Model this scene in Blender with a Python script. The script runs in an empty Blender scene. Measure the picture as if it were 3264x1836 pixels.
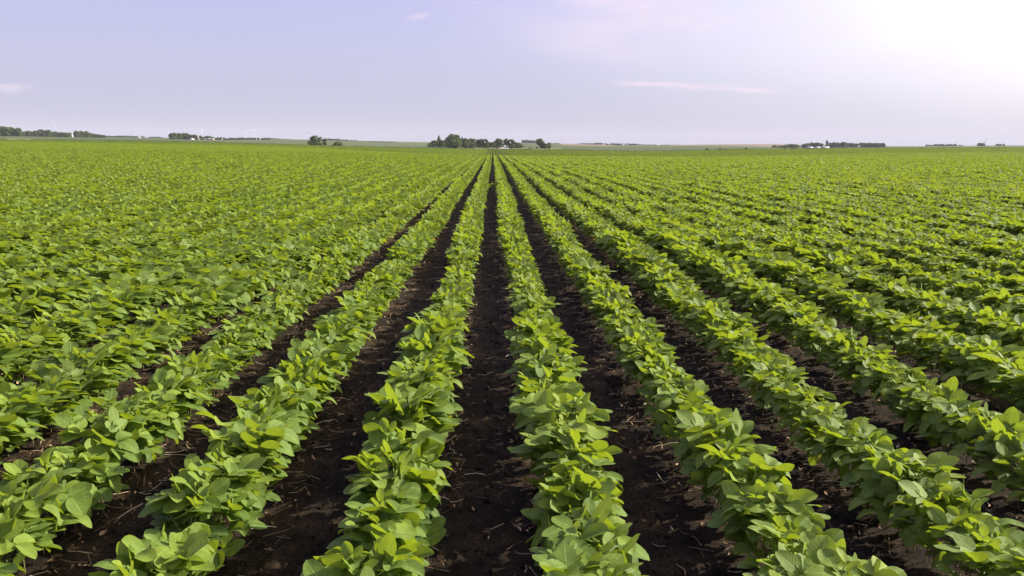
import bpy, math, random
import numpy as np
from mathutils import Matrix, Vector
R = math.radians
rng = np.random.default_rng(7)
random.seed(7)
scene = bpy.context.scene
col = scene.collection

# ------------------------------------------------------------------ camera, world, sun, exposure
CAM_H = 1.76
F = 2715.0                       # focal length in photo pixels (3264 wide)
YAW, PITCH, ROLL = R(1.344), R(9.606), R(0.45)
cam_rot = Matrix.Rotation(-YAW, 3, 'Z') @ Matrix.Rotation(math.pi/2 - PITCH, 3, 'X') @ Matrix.Rotation(ROLL, 3, 'Z')
cd = bpy.data.cameras.new('camera'); cam = bpy.data.objects.new('camera', cd); col.objects.link(cam)
cam.location = (0, 0, CAM_H); cam.rotation_euler = cam_rot.to_euler()
cd.sensor_width = 36; cd.lens = 36*F/3264; cd.clip_start = 0.05; cd.clip_end = 60000
scene.camera = cam

def pixdir(x, y):                # photo pixel -> world direction scaled so that its Y part is 1
    d = cam_rot @ Vector(((x-1632)/F, (918-y)/F, -1.0))
    return d.x/d.y, d.z/d.y
def to_pix(P):                   # world point -> photo pixel, depth
    v = cam_rot.transposed() @ (Vector(P) - Vector((0, 0, CAM_H)))
    return 1632 + F*v.x/(-v.z), 918 - F*v.y/(-v.z), -v.z

SUN_AZ, SUN_EL = R(72), R(32)    # azimuth clockwise from the row direction
SUN_STRENGTH = 4.2
SKY_STRENGTH = 0.085
EXPOSURE = 1.25
sun_vec = Vector((math.sin(SUN_AZ)*math.cos(SUN_EL), math.cos(SUN_AZ)*math.cos(SUN_EL), math.sin(SUN_EL)))
sl = bpy.data.lights.new('sun', 'SUN'); sl.energy = SUN_STRENGTH; sl.angle = R(1.5); sl.color = (1.0, 0.93, 0.82)
so = bpy.data.objects.new('sun', sl); col.objects.link(so)
so.rotation_euler = (-sun_vec).to_track_quat('-Z', 'Y').to_euler()

scene.view_settings.view_transform = 'Standard'; scene.view_settings.look = 'None'
scene.view_settings.gamma = 1.0; scene.view_settings.exposure = EXPOSURE
scene.view_settings.use_curve_mapping = False
scene.render.engine = 'CYCLES'
scene.cycles.max_bounces = 6; scene.cycles.transmission_bounces = 4
scene.cycles.volume_bounces = 1

class NT:
    """small helper for building node trees"""
    def __init__(s, tree): s.t = tree; s.n = tree.nodes; s.l = tree.links
    def node(s, typ, **kw):
        n = s.n.new(typ)
        for k, v in kw.items(): setattr(n, k, v)
        return n
    def put(s, sock, v):
        if isinstance(v, bpy.types.NodeSocket): s.l.new(v, sock)
        elif v is not None: sock.default_value = v
    def math(s, op, a, b=None, c=None, clamp=False):
        n = s.node('ShaderNodeMath', operation=op, use_clamp=clamp)
        for i, v in enumerate((a, b, c)): s.put(n.inputs[i], v)
        return n.outputs[0]
    def mix(s, fac, a, b, blend='MIX'):
        n = s.node('ShaderNodeMix', data_type='RGBA', blend_type=blend)
        s.put(n.inputs[0], fac); s.put(n.inputs[6], a); s.put(n.inputs[7], b)
        return n.outputs[2]
    def noise(s, vec, scale, detail=3, rough=0.5):
        n = s.node('ShaderNodeTexNoise'); s.put(n.inputs['Vector'], vec)
        n.inputs['Scale'].default_value = scale; n.inputs['Detail'].default_value = detail
        n.inputs['Roughness'].default_value = rough
        return n.outputs['Fac']
    def ramp(s, fac, pts):
        n = s.node('ShaderNodeValToRGB'); s.put(n.inputs[0], fac); e = n.color_ramp.elements
        while len(e) < len(pts): e.new(0.5)
        for k, (p, c) in enumerate(pts): e[k].position = p; e[k].color = (*c, 1) if len(c) == 3 else c
        return n.outputs[0]
    def maprange(s, v, a, b, c=0.0, d=1.0, smooth=True):
        n = s.node('ShaderNodeMapRange'); n.interpolation_type = 'SMOOTHSTEP' if smooth else 'LINEAR'
        s.put(n.inputs[0], v)
        for i, q in enumerate((a, b, c, d)): n.inputs[i+1].default_value = q
        return n.outputs[0]

def build_world():
    w = bpy.data.worlds.new('World'); scene.world = w; w.use_nodes = True
    t = w.node_tree; t.nodes.clear(); T = NT(t)
    sky = T.node('ShaderNodeTexSky', sky_type='NISHITA', sun_disc=False)
    sky.sun_elevation = SUN_EL; sky.sun_rotation = SUN_AZ; sky.air_density = 1.0; sky.dust_density = 2.5; sky.ozone_density = 1.5
    tc = T.node('ShaderNodeTexCoord'); sep = T.node('ShaderNodeSeparateXYZ')
    t.links.new(tc.outputs['Generated'], sep.inputs[0])
    X, Y, Z = sep.outputs
    Yp = T.math('MAXIMUM', Y, 0.15)
    u = T.math('DIVIDE', X, Yp); v = T.math('DIVIDE', Z, Yp)
    front = T.maprange(Y, 0.1, 0.4)
    # hazy lavender air over the clear sky; units are those of the sky texture
    haze = T.ramp(T.math('MAXIMUM', Z, 0.0), [(0.0, HAZE_LOW), (0.10, HAZE_MID), (0.32, HAZE_HIGH), (1.0, HAZE_TOP)])
    base = T.mix(0.90, sky.outputs[0], haze)
    # bright veil around the sun
    dp = T.node('ShaderNodeVectorMath', operation='DOT_PRODUCT'); t.links.new(tc.outputs['Generated'], dp.inputs[0])
    dp.inputs[1].default_value = sun_vec
    d = T.math('MAXIMUM', dp.outputs['Value'], 0.0)
    g = T.math('MULTIPLY', T.math('POWER', d, 3.5), T.maprange(Z, 0.0, 0.12, 0.42, 1.0))
    base = T.mix(1.0, base, T.mix(g, (0, 0, 0, 1), GLOW), 'ADD')
    # thin cirrus, upper right, and small bright streaks of cloud
    comb = T.node('ShaderNodeCombineXYZ'); T.put(comb.inputs[0], u); T.put(comb.inputs[1], T.math('MULTIPLY', v, 3.2)); comb.inputs[2].default_value = 1.7
    warp = T.noise(comb.outputs[0], 5.0, 6, 0.55)
    big = T.noise(comb.outputs[0], 3.1, 2, 0.5)
    cir = T.math('MULTIPLY', T.maprange(warp, 0.38, 0.66), T.maprange(u, -0.08, 0.22))
    cir = T.math('MULTIPLY', cir, T.maprange(v, 0.055, 0.15))
    cir = T.math('MULTIPLY', T.math('MULTIPLY', cir, front), T.maprange(big, 0.28, 0.55))
    out = T.mix(T.math('MULTIPLY', cir, 0.85), base, CLOUD)
    comb2 = T.node('ShaderNodeCombineXYZ'); T.put(comb2.inputs[0], T.math('MULTIPLY', u, 0.22)); T.put(comb2.inputs[1], v)
    fine = T.noise(comb2.outputs[0], 110.0, 4, 0.6)
    for (px, py, hw, hh, sl_, amt) in ((2110, 270, 150, 9, -0.030, .75), (2370, 284, 130, 10, -0.030, .9), (2240, 276, 300, 16, -0.03, .35), (40, 276, 80, 10, 0.0, .45),
                                  (30, 290, 60, 10, 0.0, .35), (1335, 50, 42, 11, 0.25, .4), (2880, 420, 500, 16, 0, .25)):
        cu, cv = pixdir(px, py)
        du = T.math('SUBTRACT', u, cu)
        dv = T.math('SUBTRACT', T.math('SUBTRACT', v, cv), T.math('MULTIPLY', du, sl_))
        e = T.math('ADD', T.math('POWER', T.math('ABSOLUTE', T.math('DIVIDE', du, hw/F)), 2.0), T.math('POWER', T.math('ABSOLUTE', T.math('DIVIDE', dv, hh/F)), 2.0))
        m = T.math('SUBTRACT', T.math('ADD', 1.0, T.math('MULTIPLY', T.math('SUBTRACT', fine, 0.5), 3.4)), e)
        m = T.math('MULTIPLY', T.math('MULTIPLY', T.maprange(m, -0.25, 1.7), front), amt)
        out = T.mix(m, out, CLOUD)
    bg = T.node('ShaderNodeBackground'); bg.inputs[1].default_value = SKY_STRENGTH; t.links.new(out, bg.inputs[0])
    o = T.node('ShaderNodeOutputWorld'); t.links.new(bg.outputs[0], o.inputs[0])

K = 1.0/(SKY_STRENGTH*2**EXPOSURE)          # picture value -> sky units
def srgb(r, g, b): return tuple(((c/255+0.055)/1.055)**2.4 if c > 10 else c/255/12.92 for c in (r, g, b))
def skyc(r, g, b): return tuple(K*c for c in srgb(r, g, b))
HAZE_LOW = skyc(192, 192, 216); HAZE_MID = skyc(197, 196, 234); HAZE_HIGH = skyc(190, 184, 255); HAZE_TOP = skyc(150, 150, 235)
GLOW = (*[K*c for c in (2.25, 2.15, 1.5)], 1); CLOUD = (*skyc(255, 236, 250), 1)
build_world()

# ------------------------------------------------------------------ helpers
def tag(o, label=None, cat=None, group=None, kind=None):
    for k, v in (('label', label), ('category', cat), ('group', group), ('kind', kind)):
        if v: o[k] = v
    return o
def empty(name, loc=(0, 0, 0)):
    o = bpy.data.objects.new(name, None); col.objects.link(o); o.location = loc; o.empty_display_size = 0.1
    return o
def mesh_from(name, V, Q, mats, mat_idx=None, smooth=True, **attrs):
    """V (n,3), Q list of index arrays (m,k)"""
    me = bpy.data.meshes.new(name)
    V = np.asarray(V, dtype=np.float32)
    if not isinstance(Q, list): Q = [Q]
    Q = [np.asarray(q, dtype=np.int32) for q in Q if len(q)]
    me.vertices.add(len(V)); me.vertices.foreach_set('co', V.ravel())
    loops = np.concatenate([q.ravel() for q in Q]); sizes = np.concatenate([np.full(len(q), q.shape[1]) for q in Q])
    me.loops.add(len(loops)); me.loops.foreach_set('vertex_index', loops)
    me.polygons.add(len(sizes)); me.polygons.foreach_set('loop_start', np.concatenate([[0], np.cumsum(sizes)[:-1]]).astype(np.int32))
    if smooth: me.polygons.foreach_set('use_smooth', np.ones(len(sizes), dtype=bool))
    for m in (mats if isinstance(mats, list) else [mats]): me.materials.append(m)
    if mat_idx is not None: me.polygons.foreach_set('material_index', np.asarray(mat_idx, dtype=np.int32))
    me.update(calc_edges=True); me.validate()
    for k, a in attrs.items():
        a = np.asarray(a, dtype=np.float32)
        if a.ndim == 1:
            at = me.attributes.new(k, 'FLOAT', 'POINT'); at.data.foreach_set('value', a)
        else:
            at = me.attributes.new(k, 'FLOAT_VECTOR', 'POINT'); at.data.foreach_set('vector', a.ravel())
    return me
def link(name, me, parent=None, loc=None):
    o = bpy.data.objects.new(name, me); col.objects.link(o)
    if parent: o.parent = parent
    if loc: o.location = loc
    return o

class Geo:
    """collects pieces into one mesh"""
    def __init__(s): s.V = []; s.Q4 = []; s.Q3 = []; s.n = 0
    def add(s, V, Q4=None, Q3=None):
        V = np.asarray(V, float)
        if Q4 is not None and len(Q4): s.Q4.append(np.asarray(Q4) + s.n)
        if Q3 is not None and len(Q3): s.Q3.append(np.asarray(Q3) + s.n)
        s.V.append(V); s.n += len(V)
    def box(s, x0, x1, y0, y1, z0, z1):
        V = [(x, y, z) for z in (z0, z1) for y in (y0, y1) for x in (x0, x1)]
        s.add(V, [(0, 2, 3, 1), (4, 5, 7, 6), (0, 1, 5, 4), (2, 6, 7, 3), (0, 4, 6, 2), (1, 3, 7, 5)])
    def tube(s, pts, rad, k=4, cap=False):
        pts = np.asarray(pts, float); n = len(pts); rad = np.broadcast_to(rad, n)
        tan = np.gradient(pts, axis=0); tan /= np.linalg.norm(tan, axis=1)[:, None] + 1e-9
        ref = np.where(np.abs(tan[:, 2:3]) > 0.9, np.array([[1, 0, 0]]), np.array([[0, 0, 1]]))
        a = np.cross(tan, ref); a /= np.linalg.norm(a, axis=1)[:, None] + 1e-9; b = np.cross(tan, a)
        th = np.arange(k)*2*np.pi/k
        V = pts[:, None] + rad[:, None, None]*(a[:, None]*np.cos(th)[None, :, None] + b[:, None]*np.sin(th)[None, :, None])
        i = np.arange(n-1)[:, None]*k; j = np.arange(k)[None]; j2 = (j+1) % k
        Q = np.stack([i+j, i+j2, i+k+j2, i+k+j], -1).reshape(-1, 4)
        s.add(V.reshape(-1, 3), Q)
    def lathe(s, prof, k=16, c=(0, 0)):
        prof = np.asarray(prof, float); th = np.arange(k)*2*np.pi/k
        V = np.stack([c[0]+prof[:, 0:1]*np.cos(th), c[1]+prof[:, 0:1]*np.sin(th), np.repeat(prof[:, 1:2], k, 1)], -1).reshape(-1, 3)
        n = len(prof); i = np.arange(n-1)[:, None]*k; j = np.arange(k)[None]; j2 = (j+1) % k
        s.add(V, np.stack([i+j, i+j2, i+k+j2, i+k+j], -1).reshape(-1, 4))
    def mesh(s, name, mat, smooth=False, **kw):
        return mesh_from(name, np.concatenate(s.V), [np.concatenate(q) for q in (s.Q4, s.Q3) if q], mat, smooth=smooth, **kw)

def mat(name):
    m = bpy.data.materials.new(name); m.use_nodes = True; m.node_tree.nodes.clear(); return m, NT(m.node_tree)
def simple_mat(name, c, rough=0.6, var=0.15, scale=2.0, metal=0.0):
    m, T = mat(name); tc = T.node('ShaderNodeTexCoord')
    n = T.noise(tc.outputs['Object'], scale, 4)
    c0 = tuple(x*(1-var) for x in c); c1 = tuple(min(1, x*(1+var)) for x in c)
    p = T.node('ShaderNodeBsdfPrincipled'); T.put(p.inputs['Base Color'], T.ramp(n, [(0.3, c0), (0.7, c1)]))
    p.inputs['Roughness'].default_value = rough; p.inputs['Metallic'].default_value = metal
    o = T.node('ShaderNodeOutputMaterial'); T.l.new(p.outputs[0], o.inputs[0]); return m

# smooth value noise for numpy
_tab = rng.random((256, 256))
def vnoise(x, y):
    xi = np.floor(x).astype(int); yi = np.floor(y).astype(int); fx = x-xi; fy = y-yi
    fx = fx*fx*(3-2*fx); fy = fy*fy*(3-2*fy); g = lambda a, b: _tab[a % 256, b % 256]
    return (g(xi, yi)*(1-fx)+g(xi+1, yi)*fx)*(1-fy)+(g(xi, yi+1)*(1-fx)+g(xi+1, yi+1)*fx)*fy
def fnoise(x, y, octv=4, g=0.5):
    s = 0; a = 1; t = 0
    for k in range(octv): s = s+a*vnoise(x*2**k+17.3*k, y*2**k+9.1*k); t += a; a *= g
    return s/t

# ------------------------------------------------------------------ terrain
TX = np.array([-800, 0, 640, 1000, 1300, 1571, 1760, 2050, 2300, 2500, 2860, 3264, 4000], float)
TY = np.array([0, 60, 120, 200, 250, 390, 700, 1500, 2600, 5500, 30000], float)
TZ = np.array([
 [0]*13,
 [0]*13,
 [.1, .1, .1, 0, -.05, -.2, -.2, -.2, -.2, -.1, 0, 0, 0],
 [.5, .5, .35, 0, -.7, -1.2, -1.2, -1.2, -.9, -.5, .1, .2, .2],
 [.8, .8, .5, 0, -.8, -1.3, -1.3, -1.3, -.9, -.4, .3, .5, .5],
 [1.6, 1.6, 1.3, .2, -.7, -.9, -.9, -1.5, -.3, .2, 1.1, 1.8, 1.8],
 [5, 4.5, 2.5, -.3, -2, -2.3, -2.3, -1.5, 0, 0, 1.3, 2.4, 2.4],
 [9, 9, 4.6, 5.2, 2, 1, 1, -1, 2, -2.6, 1.5, 5.5, 6],
 [13, 13, 11.7, 9.7, 5.5, 5.5, 4.2, .7, 6, 8.5, 3, 10.4, 10],
 [-25]*13,
 [-25]*13], float)
def _table():
    q = np.linspace(0, 1, 500); yy = 40*np.expm1(q*math.log(30000/40+1)); xx = np.linspace(-1500, 4800, 400)
    A = np.array([[np.interp(x, TX, TZ[k]) for x in xx] for k in range(len(TY))])
    B = np.array([np.interp(yy, TY, A[:, i]) for i in range(len(xx))]).T
    def blur(M, ax, n):
        k = np.hanning(n+2)[1:-1]; k /= k.sum()
        P = np.concatenate([np.repeat(M.take([0], ax), n//2, ax), M, np.repeat(M.take([-1], ax), n//2, ax)], ax)
        return np.apply_along_axis(lambda r: np.convolve(r, k, 'valid'), ax, P)
    return blur(blur(B, 0, 9), 1, 25)
_B = _table()
def terrain(X, Y):
    X = np.asarray(X, float); Y = np.asarray(Y, float); Yc = np.maximum(Y, 1.0)
    px = np.clip(1571 + F*np.clip(X/Yc, -1, 1), -1400, 4700)
    fi = np.clip(np.log1p(Yc/40)/math.log(30000/40+1), 0, 0.9999)*499; fj = (px+1500)/6300*399
    i = fi.astype(int); j = np.clip(fj.astype(int), 0, 398); a = fi-i; b = fj-j; i2 = np.minimum(i+1, 499)
    z = (_B[i, j]*(1-b)+_B[i, j+1]*b)*(1-a)+(_B[i2, j]*(1-b)+_B[i2, j+1]*b)*a
    z = z - 0.1*np.clip((Y-30)/60, 0, 1)
    return np.where(Y < 50, z*np.clip((Y-20)/30, 0, 1), z)
def tz(x, y): return float(terrain(x, y))

FIELD_END = 390.0
ROW0, PITCH_ROW = 0.352, 0.762
def rowx(k, Y):                       # slight drift of a planted row
    return ROW0 + k*PITCH_ROW + 0.018*np.sin(Y*0.31+k*1.7) + 0.012*np.sin(Y*0.9+k*0.6)

def soil_mat():
    m, T = mat('soil_and_fields'); tc = T.node('ShaderNodeNewGeometry'); P = tc.outputs['Position']
    n1 = T.noise(P, 3.0, 6, 0.6); n2 = T.noise(P, 55.0, 6, 0.72); n3 = T.noise(P, 190.0, 4, 0.7)
    soil = T.ramp(T.math('ADD', T.math('MULTIPLY', n1, 0.5), T.math('MULTIPLY', n2, 0.5)), [(0.34, (0.0062, 0.0047, 0.0032)), (0.49, (0.019, 0.0130, 0.0072)), (0.62, (0.072, 0.046, 0.022))])
    at = T.node('ShaderNodeAttribute', attribute_name='fieldcol'); am = T.node('ShaderNodeAttribute', attribute_name='farfield')
    f1 = T.noise(P, 0.05, 6, 0.65)
    far = T.mix(1.0, at.outputs['Color'], T.ramp(f1, [(0.3, (0.82, 0.82, 0.82)), (0.7, (1.18, 1.18, 1.18))]), 'MULTIPLY')
    c = T.mix(am.outputs['Fac'], soil, far)
    bump = T.node('ShaderNodeBump'); bump.inputs['Strength'].default_value = 0.9; bump.inputs['Distance'].default_value = 0.02
    T.put(bump.inputs['Height'], T.math('ADD', n2, T.math('MULTIPLY', n3, 0.4)))
    p = T.node('ShaderNodeBsdfPrincipled'); T.put(p.inputs['Base Color'], c); p.inputs['Roughness'].default_value = 0.95
    p.inputs['Specular IOR Level'].default_value = 0.15
    T.l.new(bump.outputs[0], p.inputs['Normal']); o = T.node('ShaderNodeOutputMaterial'); T.l.new(p.outputs[0], o.inputs[0]); return m

def build_ground():
    ang = np.concatenate([np.arange(-180, -44, 4.0), np.arange(-44, -36, 0.5), np.arange(-36, 38, 0.16), np.arange(38, 46, 0.5), np.arange(46, 180, 4.0)])
    rs = [0.8]
    while rs[-1] < 19000:
        r = rs[-1]; rs.append(r + max(0.012, r*(0.006 if r < 6 else 0.01 if r < 14 else 0.02 if r < 60 else 0.03)))
    rs = np.array(rs); A, Rr = np.meshgrid(np.radians(ang), rs)
    X = Rr*np.sin(A); Y = Rr*np.cos(A); Z = terrain(X, Y)
    nearw = np.clip(1.2-Rr/30, 0, 1)
    cl = fnoise(X*9, Y*9, 4, 0.6)-0.5
    cl2 = np.maximum(fnoise(X*22+5, Y*22, 3, 0.6)-0.56, 0)
    k = np.round((X-ROW0)/PITCH_ROW); dr = X-(ROW0+k*PITCH_ROW)
    Z = Z + nearw*(0.022*cl + 0.09*cl2 + 0.015*np.exp(-(dr/0.1)**2) + 0.02*(fnoise(X*2, Y*2, 2)-.5))
    n = len(ang); m = len(rs)
    i = np.arange(m-1)[:, None]*n; j = np.arange(n)[None]; j2 = (j+1) % n
    Q = np.stack([i+j, i+j2, i+n+j2, i+n+j], -1).reshape(-1, 4)[:, ::-1]
    V = np.stack([X, Y, Z], -1).reshape(-1, 3)
    V = np.vstack([V, [[0, 0, 0]]]); c = len(V)-1
    T3 = np.stack([np.full(n, c), (np.arange(n)+1) % n, np.arange(n)], -1)
    # real crop colours of the far fields
    x, y = V[:, 0], V[:, 1]; px = 1571 + F*np.clip(x/np.maximum(y, 1), -2, 2)
    cA = np.array([0.062, 0.082, 0.022]); cB = np.array([0.085, 0.105, 0.035]); tan = np.array([0.20, 0.15, 0.095]); pale = np.array([0.12, 0.15, 0.06])
    w = np.clip((fnoise(x/160, y/260, 3)-0.35)/0.3, 0, 1)[:, None]
    C = cA*(1-w)+cB*w
    C = np.where(((y > 470) & (y < 640) & (px > 300))[:, None], C*0.9, C)
    def patch(m_, c_, a=1.0):
        nonlocal C
        C = np.where(m_[:, None], C*(1-a)+c_*a, C)
    patch((px > 1790) & (px < 1950) & (y > 1350) & (y < 3200), tan, 0.85)
    patch((px > 1655) & (px < 1800) & (y > 2150) & (y < 3200), tan, 0.4)
    patch((px > 2130) & (px < 2560) & (y > 1650) & (y < 5000), tan, 0.75)
    patch((px > 1270) & (px < 1380) & (y > 1500) & (y < 3500), pale, 0.8)
    patch((px > 1455) & (px < 1790) & (y > 560) & (y < 830), np.array([0.16, 0.17, 0.07]), 0.8)
    patch((px > 60) & (px < 140) & (y > 395) & (y < 520), np.array([0.2, 0.17, 0.08]), 0.7)
    far = ((y > FIELD_END+1) | (np.abs(x) > 420) | (y < -60)).astype(float)
    o = link('ground', mesh_from('ground', V, [Q, T3], soil_mat(), fieldcol=C, farfield=far))
    tag(o, kind='structure')
build_ground()

# ------------------------------------------------------------------ soybean plants
def leaf_mat():
    m, T = mat('soybean_leaf'); at = T.node('ShaderNodeAttribute', attribute_name='leaf')
    sep = T.node('ShaderNodeSeparateXYZ'); T.l.new(at.outputs['Vector'], sep.inputs[0]); s, t, h = sep.outputs
    tcn = T.node('ShaderNodeTexCoord')
    # colour of each leaflet (young yellow-green ... mature blue-green, a few yellowed)
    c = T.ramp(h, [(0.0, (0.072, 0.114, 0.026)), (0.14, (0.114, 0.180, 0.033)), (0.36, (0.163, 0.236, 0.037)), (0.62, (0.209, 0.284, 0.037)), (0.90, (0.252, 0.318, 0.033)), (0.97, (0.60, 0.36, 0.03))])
    vein = T.math('SINE', T.math('ADD', T.math('MULTIPLY', t, 46.0), T.math('MULTIPLY', T.math('ABSOLUTE', s), -13.0)))
    vm = T.maprange(vein, 0.6, 1.0)
    mid = T.maprange(T.math('ABSOLUTE', s), 0.10, 0.02)
    c = T.mix(T.math('MULTIPLY', vm, 0.10), c, (0.30, 0.45, 0.10, 1))
    c = T.mix(T.math('MULTIPLY', mid, 0.6), c, (0.33, 0.48, 0.12, 1))
    nz = T.noise(tcn.outputs['Object'], 55.0, 3)
    c = T.mix(1.0, c, T.ramp(nz, [(0.3, (0.84, 0.86, 0.8)), (0.7, (1.12, 1.1, 1.1))]), 'MULTIPLY')
    geo = T.node('ShaderNodeNewGeometry')
    vig = T.noise(geo.outputs['Position'], 0.09, 4, 0.6)          # stronger and weaker spots of the stand
    c = T.mix(1.0, c, T.ramp(vig, [(0.3, (0.84, 0.93, 0.92)), (0.7, (1.14, 1.05, 0.96))]), 'MULTIPLY')
    under = T.mix(0.45, c, (0.21, 0.28, 0.10, 1))
    cc = T.mix(geo.outputs['Backfacing'], c, under)
    bump = T.node('ShaderNodeBump'); bump.inputs['Strength'].default_value = 0.42; bump.inputs['Distance'].default_value = 0.003
    T.put(bump.inputs['Height'], T.math('SUBTRACT', nz, T.math('ADD', T.math('MULTIPLY', vm, 0.45), T.math('MULTIPLY', mid, .6))))
    p = T.node('ShaderNodeBsdfPrincipled'); T.put(p.inputs['Base Color'], cc)
    p.inputs['Roughness'].default_value = 0.62; p.inputs['Specular IOR Level'].default_value = 0.28
    T.l.new(bump.outputs[0], p.inputs['Normal'])
    tr = T.node('ShaderNodeBsdfTranslucent'); T.put(tr.inputs[0], T.mix(0.75, c, (0.295, 0.372, 0.006, 1)))
    mx = T.node('ShaderNodeMixShader'); mx.inputs[0].default_value = 0.42
    T.l.new(p.outputs[0], mx.inputs[1]); T.l.new(tr.outputs[0], mx.inputs[2])
    o = T.node('ShaderNodeOutputMaterial'); T.l.new(mx.outputs[0], o.inputs[0]); return m
def stem_mat():
    m, T = mat('soybean_stem'); tc = T.node('ShaderNodeTexCoord'); sep = T.node('ShaderNodeSeparateXYZ'); T.l.new(tc.outputs['Object'], sep.inputs[0])
    c = T.ramp(T.math('DIVIDE', sep.outputs[2], 0.3, clamp=True), [(0.0, (0.20, 0.13, 0.055)), (0.35, (0.20, 0.20, 0.06)), (0.8, (0.16, 0.26, 0.05))])
    p = T.node('ShaderNodeBsdfPrincipled'); T.put(p.inputs['Base Color'], c); p.inputs['Roughness'].default_value = 0.7
    o = T.node('ShaderNodeOutputMaterial'); T.l.new(p.outputs[0], o.inputs[0]); return m
LEAF, STEM = leaf_mat(), stem_mat()

def template(lod):
    if lod == 0: S = np.array([-1, -.5, 0, .5, 1]); Tt = np.array([0, .08, .22, .40, .58, .75, .90, 1.0])
    elif lod == 1: S = np.array([-1, 0, 1]); Tt = np.array([0, .28, .68, 1.0])
    else: S = np.array([-1, 1]); Tt = None
    if lod == 2: return np.array([[0, 0], [1, .42], [0, 1], [-1, .42]], float), np.array([[0, 1, 2, 3]])
    st = np.array([(s, t) for t in Tt for s in S], float); n = len(S)
    Q = [(a*n+b, a*n+b+1, (a+1)*n+b+1, (a+1)*n+b) for a in range(len(Tt)-1) for b in range(n-1)]
    return st, np.array(Q)
def leaflets(B, D, N, L, W, fold, curl, hue, lod, r=rng):
    """B base, D direction, N normal, arrays (n,3); returns verts, quads, leaf attribute"""
    st, Q = template(lod); n = len(B); D = D/np.linalg.norm(D, axis=1)[:, None]
    Sx = np.cross(D, N); Sx /= np.linalg.norm(Sx, axis=1)[:, None]+1e-9; U = np.cross(Sx, D)
    s = st[None, :, 0]; t = st[None, :, 1]
    wid = np.sin(np.pi*np.clip(t, 0, 1)**0.86)**0.58 if lod < 2 else np.ones_like(t)*(np.abs(st[None, :, 0]))
    hw = wid*W[:, None]/2
    ph = r.random((n, 1))*6.28
    y = L[:, None]*t; x = hw*s
    wav = 0.035*L[:, None]*np.sin(t*7+ph)*np.abs(s)*wid if lod < 2 else 0
    z = fold[:, None]*np.abs(s)**1.4*hw - curl[:, None]*L[:, None]*t**2 + wav
    y = y - 0.25*np.abs(curl[:, None])*L[:, None]*t**2
    P = B[:, None] + D[:, None]*y[..., None] + Sx[:, None]*x[..., None] + U[:, None]*z[..., None]
    k = len(st)
    QQ = (Q[None] + (np.arange(n)*k)[:, None, None]).reshape(-1, 4)
    at = np.stack([np.broadcast_to(s, (n, k)), np.broadcast_to(t, (n, k)), np.broadcast_to(hue[:, None], (n, k))], -1)
    return P.reshape(-1, 3), QQ, at.reshape(-1, 3)

def plant_arrays(r, h=0.36, lod=0, spread=1.0, size=1.0, nodes=9):
    """leaf placement of one plant: returns leaflet arrays and stem polylines"""
    B, D, N, L, hue = [], [], [], [], []; tubes = []
    lean = r.normal(0, 0.035, 2); top = np.array([lean[0], lean[1], h])
    tubes.append((np.array([[0, 0, -.01], [lean[0]*.2, lean[1]*.2, h*.4], top]), np.array([.0034, .003, .0014])))
    side = r.integers(0, 2)*math.pi
    for i in range(nodes):
        f = i/(nodes-1)
        z = h*(0.27+0.73*f); base = np.array([lean[0]*z/h, lean[1]*z/h, z])
        az = side + i*math.pi + r.normal(0, 0.75)
        pl = (0.105+0.075*math.sin(math.pi*min(1, f*1.05+0.1)))*r.uniform(.75, 1.15)*(0.55 if f > .85 else 1)*spread
        el = R(r.uniform(28, 58)) + f*0.25
        o = np.array([math.cos(az)*math.cos(el)*pl, math.sin(az)*math.cos(el)*pl, math.sin(el)*pl])
        e = base+o; e[2] = max(e[2], .05)
        tubes.append((np.array([base, base+o*.5+[0, 0, .012], e]), np.array([.0017, .0014, .0011])))
        ll = size*(0.082+0.040*math.sin(math.pi*(0.15+0.75*f)))*r.uniform(.82, 1.15)*(0.62 if i == nodes-1 else 1)*(0.8 if i == 0 else 1)
        pit = R(r.normal(0, 26)) + (0.45 if f > .8 else 0) + (R(38) if f > .35 and r.random() < .28 else 0)
        a2 = az + r.normal(0, .5)
        d = np.array([math.cos(a2)*math.cos(pit), math.sin(a2)*math.cos(pit), math.sin(pit)])
        nn = np.array([-math.cos(a2)*math.sin(pit), -math.sin(a2)*math.sin(pit), math.cos(pit)])
        nn = nn + np.array([0.30, 0.02, 0])                      # leaves lean to the light
        nn = nn + r.normal(0, .25, 3); nn -= d*np.dot(nn, d); nn /= np.linalg.norm(nn)
        sd = np.cross(d, nn)
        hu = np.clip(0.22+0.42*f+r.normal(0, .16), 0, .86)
        if i <= 1 and r.random() < .07: hu = 1.0
        for q, (ang, off, sc) in enumerate(((0, .025, 1.0), (1.22, .006, .9), (-1.22, .006, .9))):
            ang += r.normal(0, .12)
            dd = d*math.cos(ang)+sd*math.sin(ang) + nn*r.normal(0.05, .18)
            n2 = nn + r.normal(0, .22, 3)
            B.append(e+d*off); D.append(dd); N.append(n2); L.append(ll*sc); hue.append(min(.88, hu+r.normal(0, .04)) if hu < 1 else 1.0)
        if f > .9:                                               # young folded leaves at the tip
            for q in range(2):
                aa = r.random()*6.28; dd = np.array([math.cos(aa)*.5, math.sin(aa)*.5, .85])
                B.append(top); D.append(dd); N.append(np.array([-math.cos(aa), -math.sin(aa), .5])); L.append(r.uniform(.03, .05)*size); hue.append(.9)
    return np.array(B), np.array(D), np.array(N), np.array(L), np.array(hue), tubes
def leaf_shape(r, L):
    n = len(L); return L*r.uniform(.64, .80, n), r.normal(.22, .22, n), r.normal(.14, .18, n)

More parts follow.
